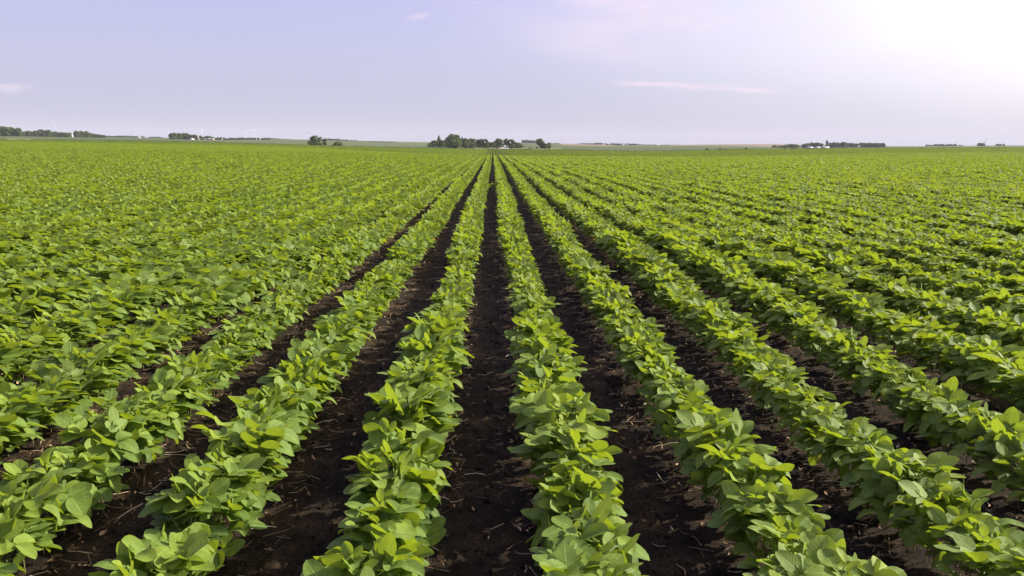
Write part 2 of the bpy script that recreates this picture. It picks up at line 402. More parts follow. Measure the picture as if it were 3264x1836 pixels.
def plant_meshes(seed, name):
    r = np.random.default_rng(seed)
    h = r.uniform(.29, .36)
    B, D, N, L, hue, tubes = plant_arrays(r, h, nodes=int(r.integers(12, 16)), size=0.91, spread=0.97)
    W, fo, cu = leaf_shape(r, L); V, Q, at = leaflets(B, D, N, L, W, fo, cu, hue, 0, r)
    g = Geo()
    for p, ra in tubes: g.tube(p, ra, 5)
    SV = np.concatenate(g.V); SQ = np.concatenate(g.Q4)
    fol = mesh_from('foliage', V, Q, LEAF, leaf=at); stem = mesh_from('stem', SV, SQ, STEM)
    joined = mesh_from('plant_full', np.vstack([V, SV]), [np.vstack([Q, SQ+len(V)])], [LEAF, STEM],
                       mat_idx=np.r_[np.zeros(len(Q)), np.ones(len(SQ))], leaf=np.vstack([at, np.zeros((len(SV), 3))]))
    return fol, stem, joined
def row_segment(seed, length, lod, per_m, size, stems=True):
    r = np.random.default_rng(seed); As = []; tb = []
    for i in range(int(length*per_m)):
        y = (i+.5)/per_m + r.normal(0, .02)
        B, D, N, L, hue, tubes = plant_arrays(r, r.uniform(.29, .36), nodes=11 if lod == 1 else 8, size=size)
        off = np.array([r.normal(0, .02), y, 0]); As.append((B+off, D, N, L, hue))
        tb += [(p+off, ra) for p, ra in (tubes[:1] if lod > 1 else tubes[:5])]
    B, D, N, L, hue = (np.concatenate([a[k] for a in As]) for k in range(5))
    W, fo, cu = leaf_shape(r, L); V, Q, at = leaflets(B, D, N, L, W*(1.25 if lod == 2 else 1), fo, cu, hue, lod, r)
    if not stems: return mesh_from('row_segment', V, Q, LEAF, leaf=at)
    g = Geo()
    for p, ra in tb: g.tube(p, ra*1.2, 3)
    SV = np.concatenate(g.V); SQ = np.concatenate(g.Q4)
    return mesh_from('row_segment', np.vstack([V, SV]), [np.vstack([Q, SQ+len(V)])], [LEAF, STEM],
                     mat_idx=np.r_[np.zeros(len(Q)), np.ones(len(SQ))], leaf=np.vstack([at, np.zeros((len(SV), 3))]))
def far_segment(seed, length, n, lo, hi, huec=.24):
    """rows seen from afar: larger leaf faces spread through the row's own cross-section"""
    r = np.random.default_rng(seed)
    y = r.random(n)*length; a = r.random(n)*np.pi; rad = np.sqrt(r.uniform(.35, 1, n))
    bump = 0.86+0.14*np.sin(y*5.1+r.random()*6)*np.sin(y*2.3+1)
    x = np.cos(a)*.19*rad; z = .07+(.36*np.sin(a)*rad)*bump
    B = np.stack([x, y, z], -1)
    az = r.random(n)*6.28; D = np.stack([np.cos(az), np.sin(az), r.normal(0, .35, n)], -1)
    N = np.stack([np.cos(a)*.5+.3, np.zeros(n), np.sin(a)*.8+.4], -1)+r.normal(0, .22, (n, 3))
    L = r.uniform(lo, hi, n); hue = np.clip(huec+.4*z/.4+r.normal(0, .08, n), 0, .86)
    V, Q, at = leaflets(B-D*L[:, None]*.4, D, N, L, L*.8, r.normal(.25, .15, n), r.normal(.1, .1, n), hue, 2, r)
    return mesh_from('row_segment', V, Q, LEAF, leaf=at)

lib = bpy.data.collections.new('soybean_shapes')
def lib_add(me, i):
    o = bpy.data.objects.new('soybean_row_piece.%03d' % i, me); lib.objects.link(o)
NV = 14
variants = [plant_meshes(100+i, i) for i in range(NV)]
idx = 0
for v in variants: lib_add(v[2], idx); idx += 1
SB = (idx, 8)
for i in range(SB[1]): lib_add(row_segment(300+i, 1.0, 1, 14.5, 0.88), idx); idx += 1
SC = (idx, 6)
for i in range(SC[1]): lib_add(row_segment(400+i, 2.0, 2, 13, 1.02), idx); idx += 1
SD = (idx, 5)
for i in range(SD[1]): lib_add(far_segment(500+i, 6.0, 560, .13, .21), idx); idx += 1
SE = (idx, 4)                                     # row pieces in a darker green, used beyond the rise
for i in range(SE[1]): lib_add(far_segment(600+i, 6.0, 420, .13, .20, -.28), idx); idx += 1
def rise_end(px): return np.interp(px, [0, 1000, 1300, 1571, 2050, 2500, 3264], [285, 240, 165, 138, 138, 180, 225])

def hvar(X, Y):                                   # unevenness of the stand
    return 0.90 + np.where(X < -2.4, .26, .46)*(fnoise(X/2.6+40, Y/5.0+3, 3)-.5) + 0.22*(fnoise(X/.9, Y/.8, 2)-.5)
def wvar(k):                                      # stand is a little wider on the left side
    return 1.0 + (0.50 if k <= -5 else 0.36 if k == -4 else 0.06 if k == -3 else 0.26 if k >= 4 else 0.16 if k >= 2 else 0.0) + 0.03*math.sin(k*2.1)
NEAR_END, MID_END, FAR_START = 13.0, 46.0, 130.0
near = []                                         # (row, y, x, rot, scale, variant)
pts, rot, scl, var = [], [], [], []
def put(x, y, z, rz, s, v): pts.append((x, y, z)); rot.append((0, 0, rz)); scl.append(s); var.append(v)
kmin, kmax = -int(FIELD_END*.66/PITCH_ROW), int(FIELD_END*.71/PITCH_ROW)
for k in range(-30, 31):
    y = 0.9 + random.random()*.08
    while y < NEAR_END:
        x = float(rowx(k, y)) + random.gauss(0, .012)
        if -0.66*y-1.6 < x < 0.70*y+1.6:
            s = float(hvar(np.float64(x), np.float64(y)))*random.uniform(.88, 1.10)*(1.06 if k >= 2 else 1.0)
            if k == -1 and 3.95 < y < 4.2: s *= .55
            near.append((k, y, x, random.choice((0, math.pi))+random.gauss(0, .3), s, random.randrange(NV)))
        y += random.uniform(.058, .112)
vis = []
for i, (k, y, x, rz, s, v) in enumerate(near):
    a, b, d = to_pix((x, y, .28*s))
    if -30 < a < 3294 and b < 1836+35: vis.append((d, i))
vis.sort(); chosen = {i for d, i in vis[:300]}
for i, (k, y, x, rz, s, v) in enumerate(near):
    if i not in chosen: put(x, y, tz(x, y), rz, (s*wvar(k), s, s), v)
def fill_rows(y0, y1, seg, span):
    K0, K1 = int((-0.66*y1-2-ROW0)/PITCH_ROW), int((0.71*y1+2-ROW0)/PITCH_ROW)
    for k in range(K0, K1+1):
        xr = ROW0+k*PITCH_ROW
        ys = np.arange(y0, y1-seg*.3, seg)
        need = abs(xr)/(0.66 if xr < 0 else .71)
        ys = ys[ys+seg > need-4]
        if not len(ys): continue
        X = rowx(k, ys); Zt = terrain(X, ys+seg/2); H = hvar(X, ys)
        if seg > 3: H = .92+.35*(H-.92)
        for x, yy, z, h in zip(X, ys, Zt, H):
            if seg == 1.0 and k > 3 and random.random() < .012: continue
            sp = span
            if seg > 3 and yy > float(rise_end(1571+F*x/yy))*random.gauss(1.0, .06): sp = SE
            put(float(x)+random.gauss(0, .01), float(yy), float(z), 0.0, ((wvar(k) if k > -4 else wvar(k)+.05)*random.uniform(.93, 1.07)*(-1 if random.random() < .5 else 1), 1.03, float(h)*random.uniform(.94, 1.06)), sp[0]+random.randrange(sp[1]))
fill_rows(NEAR_END, MID_END, 1.0, SB)
fill_rows(MID_END, FAR_START, 2.0, SC)
fill_rows(FAR_START, FIELD_END-2, 6.0, SD)

def scatter_object(name, pts, rot, scl, var, collection):
    me = bpy.data.meshes.new(name); P = np.array(pts, np.float32)
    me.vertices.add(len(P)); me.vertices.foreach_set('co', P.ravel())
    a = me.attributes.new('rot', 'FLOAT_VECTOR', 'POINT'); a.data.foreach_set('vector', np.array(rot, np.float32).ravel())
    a = me.attributes.new('scl', 'FLOAT_VECTOR', 'POINT'); a.data.foreach_set('vector', np.array(scl, np.float32).ravel())
    a = me.attributes.new('variant', 'INT', 'POINT'); a.data.foreach_set('value', np.array(var, np.int32))
    o = link(name, me)
    t = bpy.data.node_groups.new(name+'_scatter', 'GeometryNodeTree')
    t.interface.new_socket('Geometry', in_out='INPUT', socket_type='NodeSocketGeometry')
    t.interface.new_socket('Geometry', in_out='OUTPUT', socket_type='NodeSocketGeometry')
    gi = t.nodes.new('NodeGroupInput'); go = t.nodes.new('NodeGroupOutput')
    ip = t.nodes.new('GeometryNodeInstanceOnPoints'); ci = t.nodes.new('GeometryNodeCollectionInfo')
    ci.inputs[0].default_value = collection; ci.inputs['Separate Children'].default_value = True; ci.inputs['Reset Children'].default_value = True
    def na(dt, nm):
        n = t.nodes.new('GeometryNodeInputNamedAttribute'); n.data_type = dt; n.inputs['Name'].default_value = nm
        return [s for s in n.outputs if s.enabled and s.name == 'Attribute'][0]
    t.links.new(gi.outputs[0], ip.inputs['Points']); t.links.new(ci.outputs[0], ip.inputs['Instance'])
    ip.inputs['Pick Instance'].default_value = True
    t.links.new(na('INT', 'variant'), ip.inputs['Instance Index']); t.links.new(na('FLOAT_VECTOR', 'rot'), ip.inputs['Rotation'])
    t.links.new(na('FLOAT_VECTOR', 'scl'), ip.inputs['Scale']); t.links.new(ip.outputs[0], go.inputs[0])
    md = o.modifiers.new('scatter', 'NODES'); md.node_group = t
    return o
so_ = scatter_object('soybean_rows', pts, rot, scl, var, lib)
tag(so_, 'green soybean rows running away from the nearest plants to the far field edge', 'soybean crop', kind='stuff')

ORD = ['first', 'second', 'third', 'fourth', 'fifth', 'sixth', 'seventh', 'eighth', 'ninth', 'tenth', 'eleventh', 'twelfth', 'thirteenth', 'fourteenth', 'fifteenth', 'sixteenth', 'seventeenth', 'eighteenth', 'nineteenth']
TENS = {2: 'twent', 3: 'thirt', 4: 'fort', 5: 'fift', 6: 'sixt', 7: 'sevent', 8: 'eight', 9: 'ninet'}
def ordinal(n):                                   # 1 -> first
    if n <= 19: return ORD[n-1]
    q = ''
    if n >= 100: q = 'hundred and '; n -= 100
    if n == 0: return 'hundredth'
    if n <= 19: return q+ORD[n-1]
    return q+(TENS[n//10]+'ieth' if n % 10 == 0 else TENS[n//10]+'y-'+ORD[n % 10-1])
rows = {}
for i in chosen: rows.setdefault(near[i][0], []).append(i)
for k, ids in rows.items():
    ids.sort(key=lambda i: near[i][1])
    rn = f'{ordinal(k+1)} row right of central furrow' if k >= 0 else f'{ordinal(-k)} row left of central furrow'
    for n, i in enumerate(ids):
        _, y, x, rz, s, v = near[i]
        e = empty('soybean_plant', (x, y, tz(x, y))); e.rotation_euler = (0, 0, rz); e.scale = (s*wvar(k), s, s)
        look = 'tall leafy' if s > 1.02 else 'low small' if s < .8 else 'bushy green'
        tag(e, f'{look} soybean plant, {ordinal(n+1)} from near end of {rn}', 'soybean plant', 'soybean plants at the near end of the rows')
        link('foliage', variants[v][0], e); link('stem', variants[v][1], e)

e = empty('stray_plant', (-0.03, 32.0, tz(0, 32))); e.scale = (1.0, 1.0, .75)
tag(e, 'small stray plant growing alone in the central furrow', 'stray plant'); link('foliage', variants[3][0], e); link('stem', variants[3][1], e)
# ------------------------------------------------------------------ litter and clods on the soil
def residue():
    r = np.random.default_rng(5); g = Geo(); hues = []
    def where(n, y1):
        y = 1.3+(y1-1.3)*r.random(n)**.75; x = (r.random(n)*1.36-.68)*(y+1.5)
        k = np.round((x-ROW0)/PITCH_ROW); edge = r.random(n) < .78
        x = np.where(edge, ROW0+k*PITCH_ROW+r.choice((-1, 1), n)*r.uniform(.05, .25, n), x); return x, y
    x, y = where(15000, 20.0)
    for a, b in zip(x, y):
        L = r.uniform(.025, .13)*(1 if r.random() < .85 else 1.8); th = r.random()*6.28; z = .012+r.random()*.012
        d = np.array([math.cos(th), math.sin(th), 0])*L/2; bend = np.array([-d[1], d[0], 0])*r.normal(0, .3)
        c = np.array([a, b, z]); P = [c-d+[0, 0, r.normal(0, .004)], c+bend+[0, 0, .006], c+d+[0, 0, abs(r.normal(0, .015))]]
        g.tube(P, r.uniform(.0009, .0023), 3); hues += [r.random()]*9
    x, y = where(15000, 20.0); n = len(x)
    th = r.random(n)*6.28; D = np.stack([np.cos(th), np.sin(th), r.normal(0, .15, n)], -1); N = np.stack([r.normal(0, .3, n), r.normal(0, .3, n), np.ones(n)], -1)
    L = r.uniform(.012, .036, n); V, Q, at = leaflets(np.stack([x, y, np.full(n, .016)+r.random(n)*.01], -1), D, N, L, L*r.uniform(.3, .7, n), r.normal(.7, .7, n), r.normal(.1, .7, n), r.random(n), 1, r)
    g.add(V, Q); hues = np.concatenate([hues, np.repeat(r.random(n)*.8, 12)])
    m, T = mat('dry_residue'); at = T.node('ShaderNodeAttribute', attribute_name='hue')
    c = T.ramp(at.outputs['Fac'], [(0.0, (0.07, 0.038, 0.02)), (0.35, (0.20, 0.11, 0.05)), (0.75, (0.46, 0.30, 0.15)), (0.97, (0.68, 0.56, 0.40))])
    p = T.node('ShaderNodeBsdfPrincipled'); T.put(p.inputs['Base Color'], c); p.inputs['Roughness'].default_value = .8
    o = T.node('ShaderNodeOutputMaterial'); T.l.new(p.outputs[0], o.inputs[0])
    tag(link('crop_residue', g.mesh('crop_residue', m, smooth=True, hue=hues)), 'dry brown straw and leaf scraps littering the dark soil between rows', 'crop residue', kind='stuff')
def clods():
    r = np.random.default_rng(6); g = Geo(); t = (1+5**.5)/2
    base = np.array([(-1, t, 0), (1, t, 0), (-1, -t, 0), (1, -t, 0), (0, -1, t), (0, 1, t), (0, -1, -t), (0, 1, -t), (t, 0, -1), (t, 0, 1), (-t, 0, -1), (-t, 0, 1)])/1.9
    Fc = np.array([(0, 11, 5), (0, 5, 1), (0, 1, 7), (0, 7, 10), (0, 10, 11), (1, 5, 9), (5, 11, 4), (11, 10, 2), (10, 7, 6), (7, 1, 8), (3, 9, 4), (3, 4, 2), (3, 2, 6), (3, 6, 8), (3, 8, 9), (4, 9, 5), (2, 4, 11), (6, 2, 10), (8, 6, 7), (9, 8, 1)])
    for i in range(5200):
        y = 1.4+12*r.random()**.8; k = round((r.random()*1.3-.65)*(y+1)/PITCH_ROW); x = ROW0+(k+.5)*PITCH_ROW+r.normal(0, .13)
        s = r.uniform(.004, .012)*(2.2 if r.random() < .07 else 1); V = base*(1+r.normal(0, .16, (12, 1)))*s*np.array([1, r.uniform(.7, 1.2), .65])
        g.add(V+[x, y, .008+s*.2], None, Fc)
    tag(link('soil_clods', g.mesh('soil_clods', bpy.data.materials['soil_and_fields'], smooth=True)), 'small dark crumbs of soil lying between the soybean rows', 'soil clods', kind='stuff')
residue(); clods()

# ------------------------------------------------------------------ verge at the far end of the field
GRASS = simple_mat('verge_grass', (0.065, 0.095, 0.03), .8, .35, .15)
def verge():
    r = np.random.default_rng(8); n = 9000
    x = r.uniform(-285, 300, n); y = FIELD_END+1+r.uniform(-.8, 2.5, n); z = terrain(x, y); h = r.uniform(.2, .65, n)*(.75+.5*vnoise(x/9, y)); w = r.uniform(.2, .5, n); th = r.normal(0, .7, n)
    dx = np.cos(th)*w/2; dy = np.sin(th)*w/2; ox = r.normal(0, .15, n); oy = r.normal(0, .15, n)
    V = np.stack([np.stack([x-dx, y-dy, z], -1), np.stack([x+dx, y+dy, z], -1), np.stack([x+dx*.5+ox, y+dy*.5+oy, z+h], -1), np.stack([x-dx*.5+ox, y-dy*.5+oy, z+h*.9], -1)], 1).reshape(-1, 3)
    tag(link('grass_verge', mesh_from('grass_verge', V, np.arange(4*n).reshape(-1, 4), GRASS)), 'strip of rough dark grass along the far end of the soybean field', 'grass verge', kind='stuff')
verge()

# ------------------------------------------------------------------ trees
def crown_mat(name, c0, c1):
    m, T = mat(name); at = T.node('ShaderNodeAttribute', attribute_name='hue')
    c = T.ramp(at.outputs['Fac'], [(0.0, c0), (1.0, c1)])
    p = T.node('ShaderNodeBsdfPrincipled'); T.put(p.inputs['Base Color'], c); p.inputs['Roughness'].default_value = .6; p.inputs['Specular IOR Level'].default_value = .2
    tr = T.node('ShaderNodeBsdfTranslucent'); T.put(tr.inputs[0], c)
    mx = T.node('ShaderNodeMixShader'); mx.inputs[0].default_value = .22; T.l.new(p.outputs[0], mx.inputs[1]); T.l.new(tr.outputs[0], mx.inputs[2])
    o = T.node('ShaderNodeOutputMaterial'); T.l.new(mx.outputs[0], o.inputs[0]); return m
CROWN = crown_mat('tree_leaves', (0.055, 0.088, 0.026), (0.150, 0.205, 0.055))
CROWN2 = crown_mat('light_tree_leaves', (0.075, 0.115, 0.030), (0.180, 0.230, 0.062))
BARK = simple_mat('bark', (0.09, 0.07, 0.055), .9, .3, 6)
def tree_meshes(seed, kind):
    """unit tree: about one wide, one high"""
    r = np.random.default_rng(seed); lobes = []
    z0 = {'round': .02, 'bush': -.05, 'spire': .0, 'open': .16}[kind]
    n = {'round': 17, 'bush': 12, 'spire': 14, 'open': 15}[kind]
    for i in range(n):
        f = (i+.5)/n
        if kind == 'spire': z = .1+.82*f; rr = .34*(1-f)**.8+.03; a = i*2.4; c = (math.cos(a)*rr*.6, math.sin(a)*rr*.6, z); s = .20*(1-f*.55)
        else:
            z = z0+.12+(.78-z0)*f; prof = math.sqrt(max(.05, 1-((f-.42)/.62)**2)); a = i*2.4+r.normal(0, .4); q = .36*prof*math.sqrt(r.uniform(.25, 1))
            c = (math.cos(a)*q, math.sin(a)*q, z); s = r.uniform(.13, .21)*(1.0 if kind != 'open' else .82)
        lobes.append((np.array(c), s))
    if kind in ('round', 'spire'):                               # low skirt of branches and undergrowth
        for i in range(6):
            a = i*1.05+r.normal(0, .2); q = r.uniform(.18, .34)*(.8 if kind == 'spire' else 1); lobes.append((np.array([math.cos(a)*q, math.sin(a)*q, .11]), r.uniform(.12, .15)))
    B, N, S, hue = [], [], [], []
    for c, s in lobes:
        m = int(210*(s/.17)**1.6); d = r.normal(0, 1, (m, 3)); d /= np.linalg.norm(d, axis=1)[:, None]; d[:, 2] *= .85
        rad = s*r.uniform(.55, 1.08, m)**.6; B.append(c+d*rad[:, None]*np.array([1, 1, .8])); N.append(d+r.normal(0, .4, (m, 3))); S.append(r.uniform(.04, .075, m)); hue.append(np.clip(r.normal(.5, .2, m)+r.normal(0, .12), 0, 1))
    B, N, S, hue = (np.concatenate(q) for q in (B, N, S, hue)); B[:, 2] = np.clip(B[:, 2], .01, 1.02)
    t = np.cross(N, r.normal(0, 1, N.shape)); V, Q, at = leaflets(B-t/np.linalg.norm(t, axis=1)[:, None]*S[:, None]*.5, t, N, S, S*.9, np.full(len(S), .2), np.full(len(S), .1), hue, 2, r)
    h = np.repeat(hue, 4); out = [mesh_from('crown', V, Q, m_, hue=h) for m_ in (CROWN, CROWN2)]
    g = Geo(); g.tube([(0, 0, -.05), (.01, 0, .2), (0, .01, .55)], [.035, .026, .012], 7)
    for i in range(5):
        a = i*1.3; z = .2+.07*i; g.tube([(0, 0, z), (math.cos(a)*.12, math.sin(a)*.12, z+.13), (math.cos(a)*.24, math.sin(a)*.24, z+.24)], [.014, .010, .005], 5)
    return out, g.mesh('trunk', BARK, smooth=True)
TREES = {'round': [tree_meshes(20+i, 'round') for i in range(5)], 'bush': [tree_meshes(30+i, 'bush') for i in range(3)], 'spire': [tree_meshes(40+i, 'spire') for i in range(2)], 'open': [tree_meshes(50+i, 'open') for i in range(2)]}
tree_log = {}
def tree(px, ytop, wpx, Y, place, kind='round', light=False, ybase=None):
    u, _ = pixdir(px, ytop); x = u*Y; z = tz(x, Y); v = pixdir(px, ytop)[1]; top = CAM_H+Y*v
    h = max(top-z, (ybase-ytop)/F*Y if ybase else 1.0, 1.0); w = wpx/F*Y*(1.28 if kind == 'spire' else 1.45)
    e = empty({'bush': 'shrub', 'spire': 'conifer_tree'}.get(kind, 'tree'), (x, Y, z)); e.scale = (w, w, h); e.rotation_euler = (0, 0, random.random()*6.28)
    cr, tr = random.choice(TREES[kind]); link('crown', cr[1 if light else 0], e); link('trunk', tr, e)
    tree_log.setdefault(place, []).append((px, e, kind, light, wpx, h))
def trees(x0, x1, yt0, yt1, Y, n, place, kinds=('round',), jit=3, wf=1.5, yb=None):
    for i in range(n):
        f = (i+.5)/n; w = (x1-x0)/n
        px = x0+(x1-x0)*f+random.gauss(0, w*.12)
        # slow rise and fall of the tree tops
        tree(px, yt0+(yt1-yt0)*f+random.uniform(-.3, 1)*jit, w*wf*random.uniform(.85, 1.15), Y*random.uniform(.985, 1.03), place, random.choice(kinds), random.random() < .25, yb)

# grove straight ahead of the rows
G = 'grove straight ahead of the rows'
q = lambda u: 1340+u/5.6
p_ = lambda v: 400+v/5.6
for (u0, u1, vt, kind, li, Y) in ((135, 195, 300, 'bush', 0, 780), (190, 320, 262, 'round', 0, 790), (275, 385, 166, 'spire', 1, 800), (330, 420, 255, 'round', 1, 785), (425, 545, 216, 'round', 0, 800),
        (440, 530, 285, 'bush', 1, 770), (505, 690, 147, 'round', 1, 740), (600, 725, 170, 'round', 1, 760), (540, 700, 250, 'bush', 1, 720), (705, 780, 190, 'spire', 0, 800), (725, 870, 224, 'round', 0, 770), (760, 850, 300, 'bush', 0, 735),
        (860, 990, 228, 'round', 0, 790), (865, 990, 308, 'bush', 1, 730), (975, 1070, 243, 'round', 0, 800), (1040, 1130, 234, 'round', 0, 790), (1110, 1210, 238, 'round', 0, 770), (1145, 1200, 300, 'bush', 0, 725),
        (1195, 1260, 290, 'round', 0, 800), (1235, 1345, 288, 'open', 0, 730), (1290, 1350, 282, 'round', 0, 800), (1325, 1480, 224, 'round', 0, 790), (1350, 1400, 350, 'bush', 1, 740), (1478, 1570, 229, 'round', 1, 810),
        (1550, 1690, 243, 'round', 0, 775), (1570, 1660, 310, 'bush', 0, 740), (1650, 1740, 285, 'round', 0, 790), (1700, 1840, 302, 'bush', 1, 770)):
    tree(q((u0+u1)/2), p_(vt), (u1-u0)/5.6, Y, G, kind, bool(li))
G = 'lone clump right of the grove'
for (u0, u1, vt, kind, li, Y) in ((2065, 2205, 227, 'open', 0, 760), (2145, 2240, 298, 'round', 0, 755), (2225, 2332, 300, 'bush', 0, 750), (2056, 2112, 384, 'bush', 0, 735)):
    tree(q((u0+u1)/2), p_(vt), (u1-u0)/5.6, Y, G, kind, bool(li))
for (u0, u1, vt) in ((1926, 1956, 388), (1968, 2012, 400)): tree(q((u0+u1)/2), p_(vt), (u1-u0)/5.6, 735, 'grass left of the lone clump', 'bush')
trees(q(1825), q(2085), p_(248), p_(266), 2450, 7, 'hedge behind the lone clump', ('bush', 'round'), 1.5, 1.9)
# shrubs and tree at the left edge of the pasture
G = 'clump at the far field edge'
for (x0, x1, yt, kind, li, Y) in ((988, 1024, 431, 'open', 0, 640), (990, 1010, 438, 'round', 0, 650), (980, 996, 447, 'bush', 1, 620), (998, 1012, 452, 'bush', 0, 610), (1016, 1026, 453, 'bush', 1, 610),
        (1028, 1041, 440, 'open', 0, 620), (1029, 1041, 449, 'bush', 0, 600), (1062, 1088, 451, 'bush', 0, 600)):
    tree((x0+x1)/2, yt, x1-x0, Y, G, kind, bool(li))
# far left
trees(-14, 58, 399, 406, 1150, 6, 'tall dark wood at the left edge', jit=3, wf=1.9)
trees(58, 125, 418, 416, 1350, 8, 'low belt right of the dark wood', jit=3)
trees(125, 158, 411, 413, 1330, 3, 'small rise in the left tree belt', jit=2, wf=1.7)
trees(158, 228, 418, 419, 1350, 9, 'belt left of the pale round bin', jit=3)
trees(240, 282, 416, 417, 1340, 5, 'trees right of the pale round bin', jit=2, wf=1.7)
trees(282, 334, 422, 429, 1400, 8, 'sloping tail of the left tree belt', jit=2)
trees(334, 400, 432, 432, 2300, 9, 'thin hedge under the second turbine', ('bush', 'round'), 2, 1.6)
trees(400, 455, 432, 434, 2500, 8, 'hill wood right of the second turbine', ('round',), 1.5, 1.8)
trees(476, 515, 435, 436, 2500, 6, 'hill wood left of the round grove', ('bush',), 1, 1.8)
trees(541, 560, 423, 423, 1250, 2, 'round grove left of the small houses', jit=2, wf=1.5)
trees(566, 602, 422, 423, 1250, 4, 'round grove left of the small houses', jit=2, wf=1.6)
trees(602, 627, 427, 430, 1250, 3, 'round grove left of the small houses', jit=2, wf=1.6)
trees(636, 655, 432, 433, 1420, 3, 'trees between the small houses', jit=4, wf=1.4)
trees(656, 680, 431, 435, 1450, 3, 'trees behind the grey farm building', jit=2, wf=1.8)
trees(680, 765, 437, 439, 1500, 12, 'long belt past the grey farm building', jit=3)
trees(765, 826, 438, 439, 1650, 9, 'flat wood beside the small silo', ('round',), 1.5, 1.7)
trees(833, 860, 437, 437, 1600, 4, 'clump right of the small white silo', jit=2.5)
trees(862, 925, 440, 443, 2500, 9, 'low hill hedge above the green slope', ('bush',), 1.5, 1.8)
trees(1045, 1080, 441, 442, 2350, 6, 'humped wood beyond the edge clump', ('bush', 'round'), 2, 1.9)
trees(1080, 1135, 444, 446, 2300, 8, 'broken tree line beyond the low shrub', ('round',), 3, 1.3)
trees(1178, 1253, 450, 453, 1500, 9, 'dark low shrubs on the green hillside', ('bush',), 2, 1.5)
# right of centre
trees(1755, 1785, 455, 456, 2500, 5, 'tiny hill shrubs beyond the lone clump', ('bush',), 1, 1.5)
trees(1842, 1892, 456, 457, 2350, 8, 'dark hedge left of the tiny barn', ('round', 'bush'), 1.5, 1.7)
trees(1897, 1916, 455, 455, 2350, 3, 'round clump left of the tiny barn', ('round',), 1, 1.7)
tree(1922, 456, 6, 2300, 'gap left of the tiny barn', 'open')
trees(1945, 1960, 456, 456, 2250, 2, 'trees right of the tiny barn', ('round',), 1, 1.6)
trees(1963, 2031, 457, 457.5, 2150, 12, 'dark windbreak right of the tiny barn', ('round',), 1.2, 1.7)
trees(2031, 2058, 459, 461, 2500, 4, 'faint wood right of the windbreak', ('bush',), 1, 1.8)
trees(2062, 2128, 460, 461, 2550, 9, 'low faint wood on the horizon', ('bush',), 1, 1.8)
trees(2131, 2165, 461, 462, 2600, 5, 'faint right end wood on the horizon', ('bush',), .8, 1.8)
tree(2469, 462, 16, 1480, 'pair of mounds left of the dark silo', 'bush')
trees(2480, 2508, 463, 461, 1500, 4, 'low row left of the dark silo', ('bush', 'round'), 2, 1.6)
trees(2511, 2540, 458, 458, 1520, 3, 'low row left of the dark silo', ('round', 'bush'), 1.5, 1.8)
trees(2538, 2556, 460, 464, 1600, 2, 'pale trees left of the dark silo', ('open',), 2, 1.6)
trees(2560, 2600, 456, 452, 1560, 5, 'wood directly left of the dark silo', jit=2.5, wf=1.8)
trees(2600, 2620, 452, 457, 1560, 3, 'wood directly left of the dark silo', jit=1.5, wf=1.7)
trees(2643, 2692, 453, 452, 1580, 6, 'wood directly right of the dark silo', jit=2, wf=1.8)
trees(2692, 2733, 453, 457, 1590, 5, 'wood directly right of the dark silo', jit=2, wf=1.7)
trees(2740, 2818, 455, 454, 1560, 9, 'rounded wood right of the white dome bin', jit=2, wf=1.8)
trees(2952, 2974, 461, 460, 2500, 4, 'small knoll on the right horizon', ('round', 'bush'), 1.5, 1.7)
trees(2978, 3050, 459, 459, 2200, 10, 'long wood on the right horizon', jit=2.2)
trees(3055, 3068, 461, 462, 2500, 3, 'low end of the right horizon wood', ('bush',), .8, 1.7)
trees(3119, 3138, 454.5, 455, 1800, 2, 'round clump under the tall right turbine', jit=1, wf=1.6)
trees(3174, 3193, 456, 457, 1700, 3, 'dark clump near the right edge', ('round', 'bush'), 3, 1.4)
tree(3200, 458, 5, 1800, 'gap beside the dark clump near the right edge', 'round')
for px, py in ((2254, 476), (2295, 476.5), (2378, 478.5)): tree(px, py-2.5, 9, 430, 'pasture below the tan hill', 'bush', ybase=py+1)
for place, L in tree_log.items():
    L.sort(key=lambda a: a[0])
    for n, (px, e, kind, light, w, h) in enumerate(L):
        sh = {'round': 'round tree', 'bush': 'shrub', 'spire': 'pointed tree', 'open': 'open tree'}[kind]
        tag(e, f"{'light' if light else 'dark'} {sh}, "+(f'{ordinal(n+1)} from left in ' if len(L) > 1 else '')+f'the {place}', {'bush': 'shrub'}.get(kind, 'tree'), 'distant trees and shrubs')

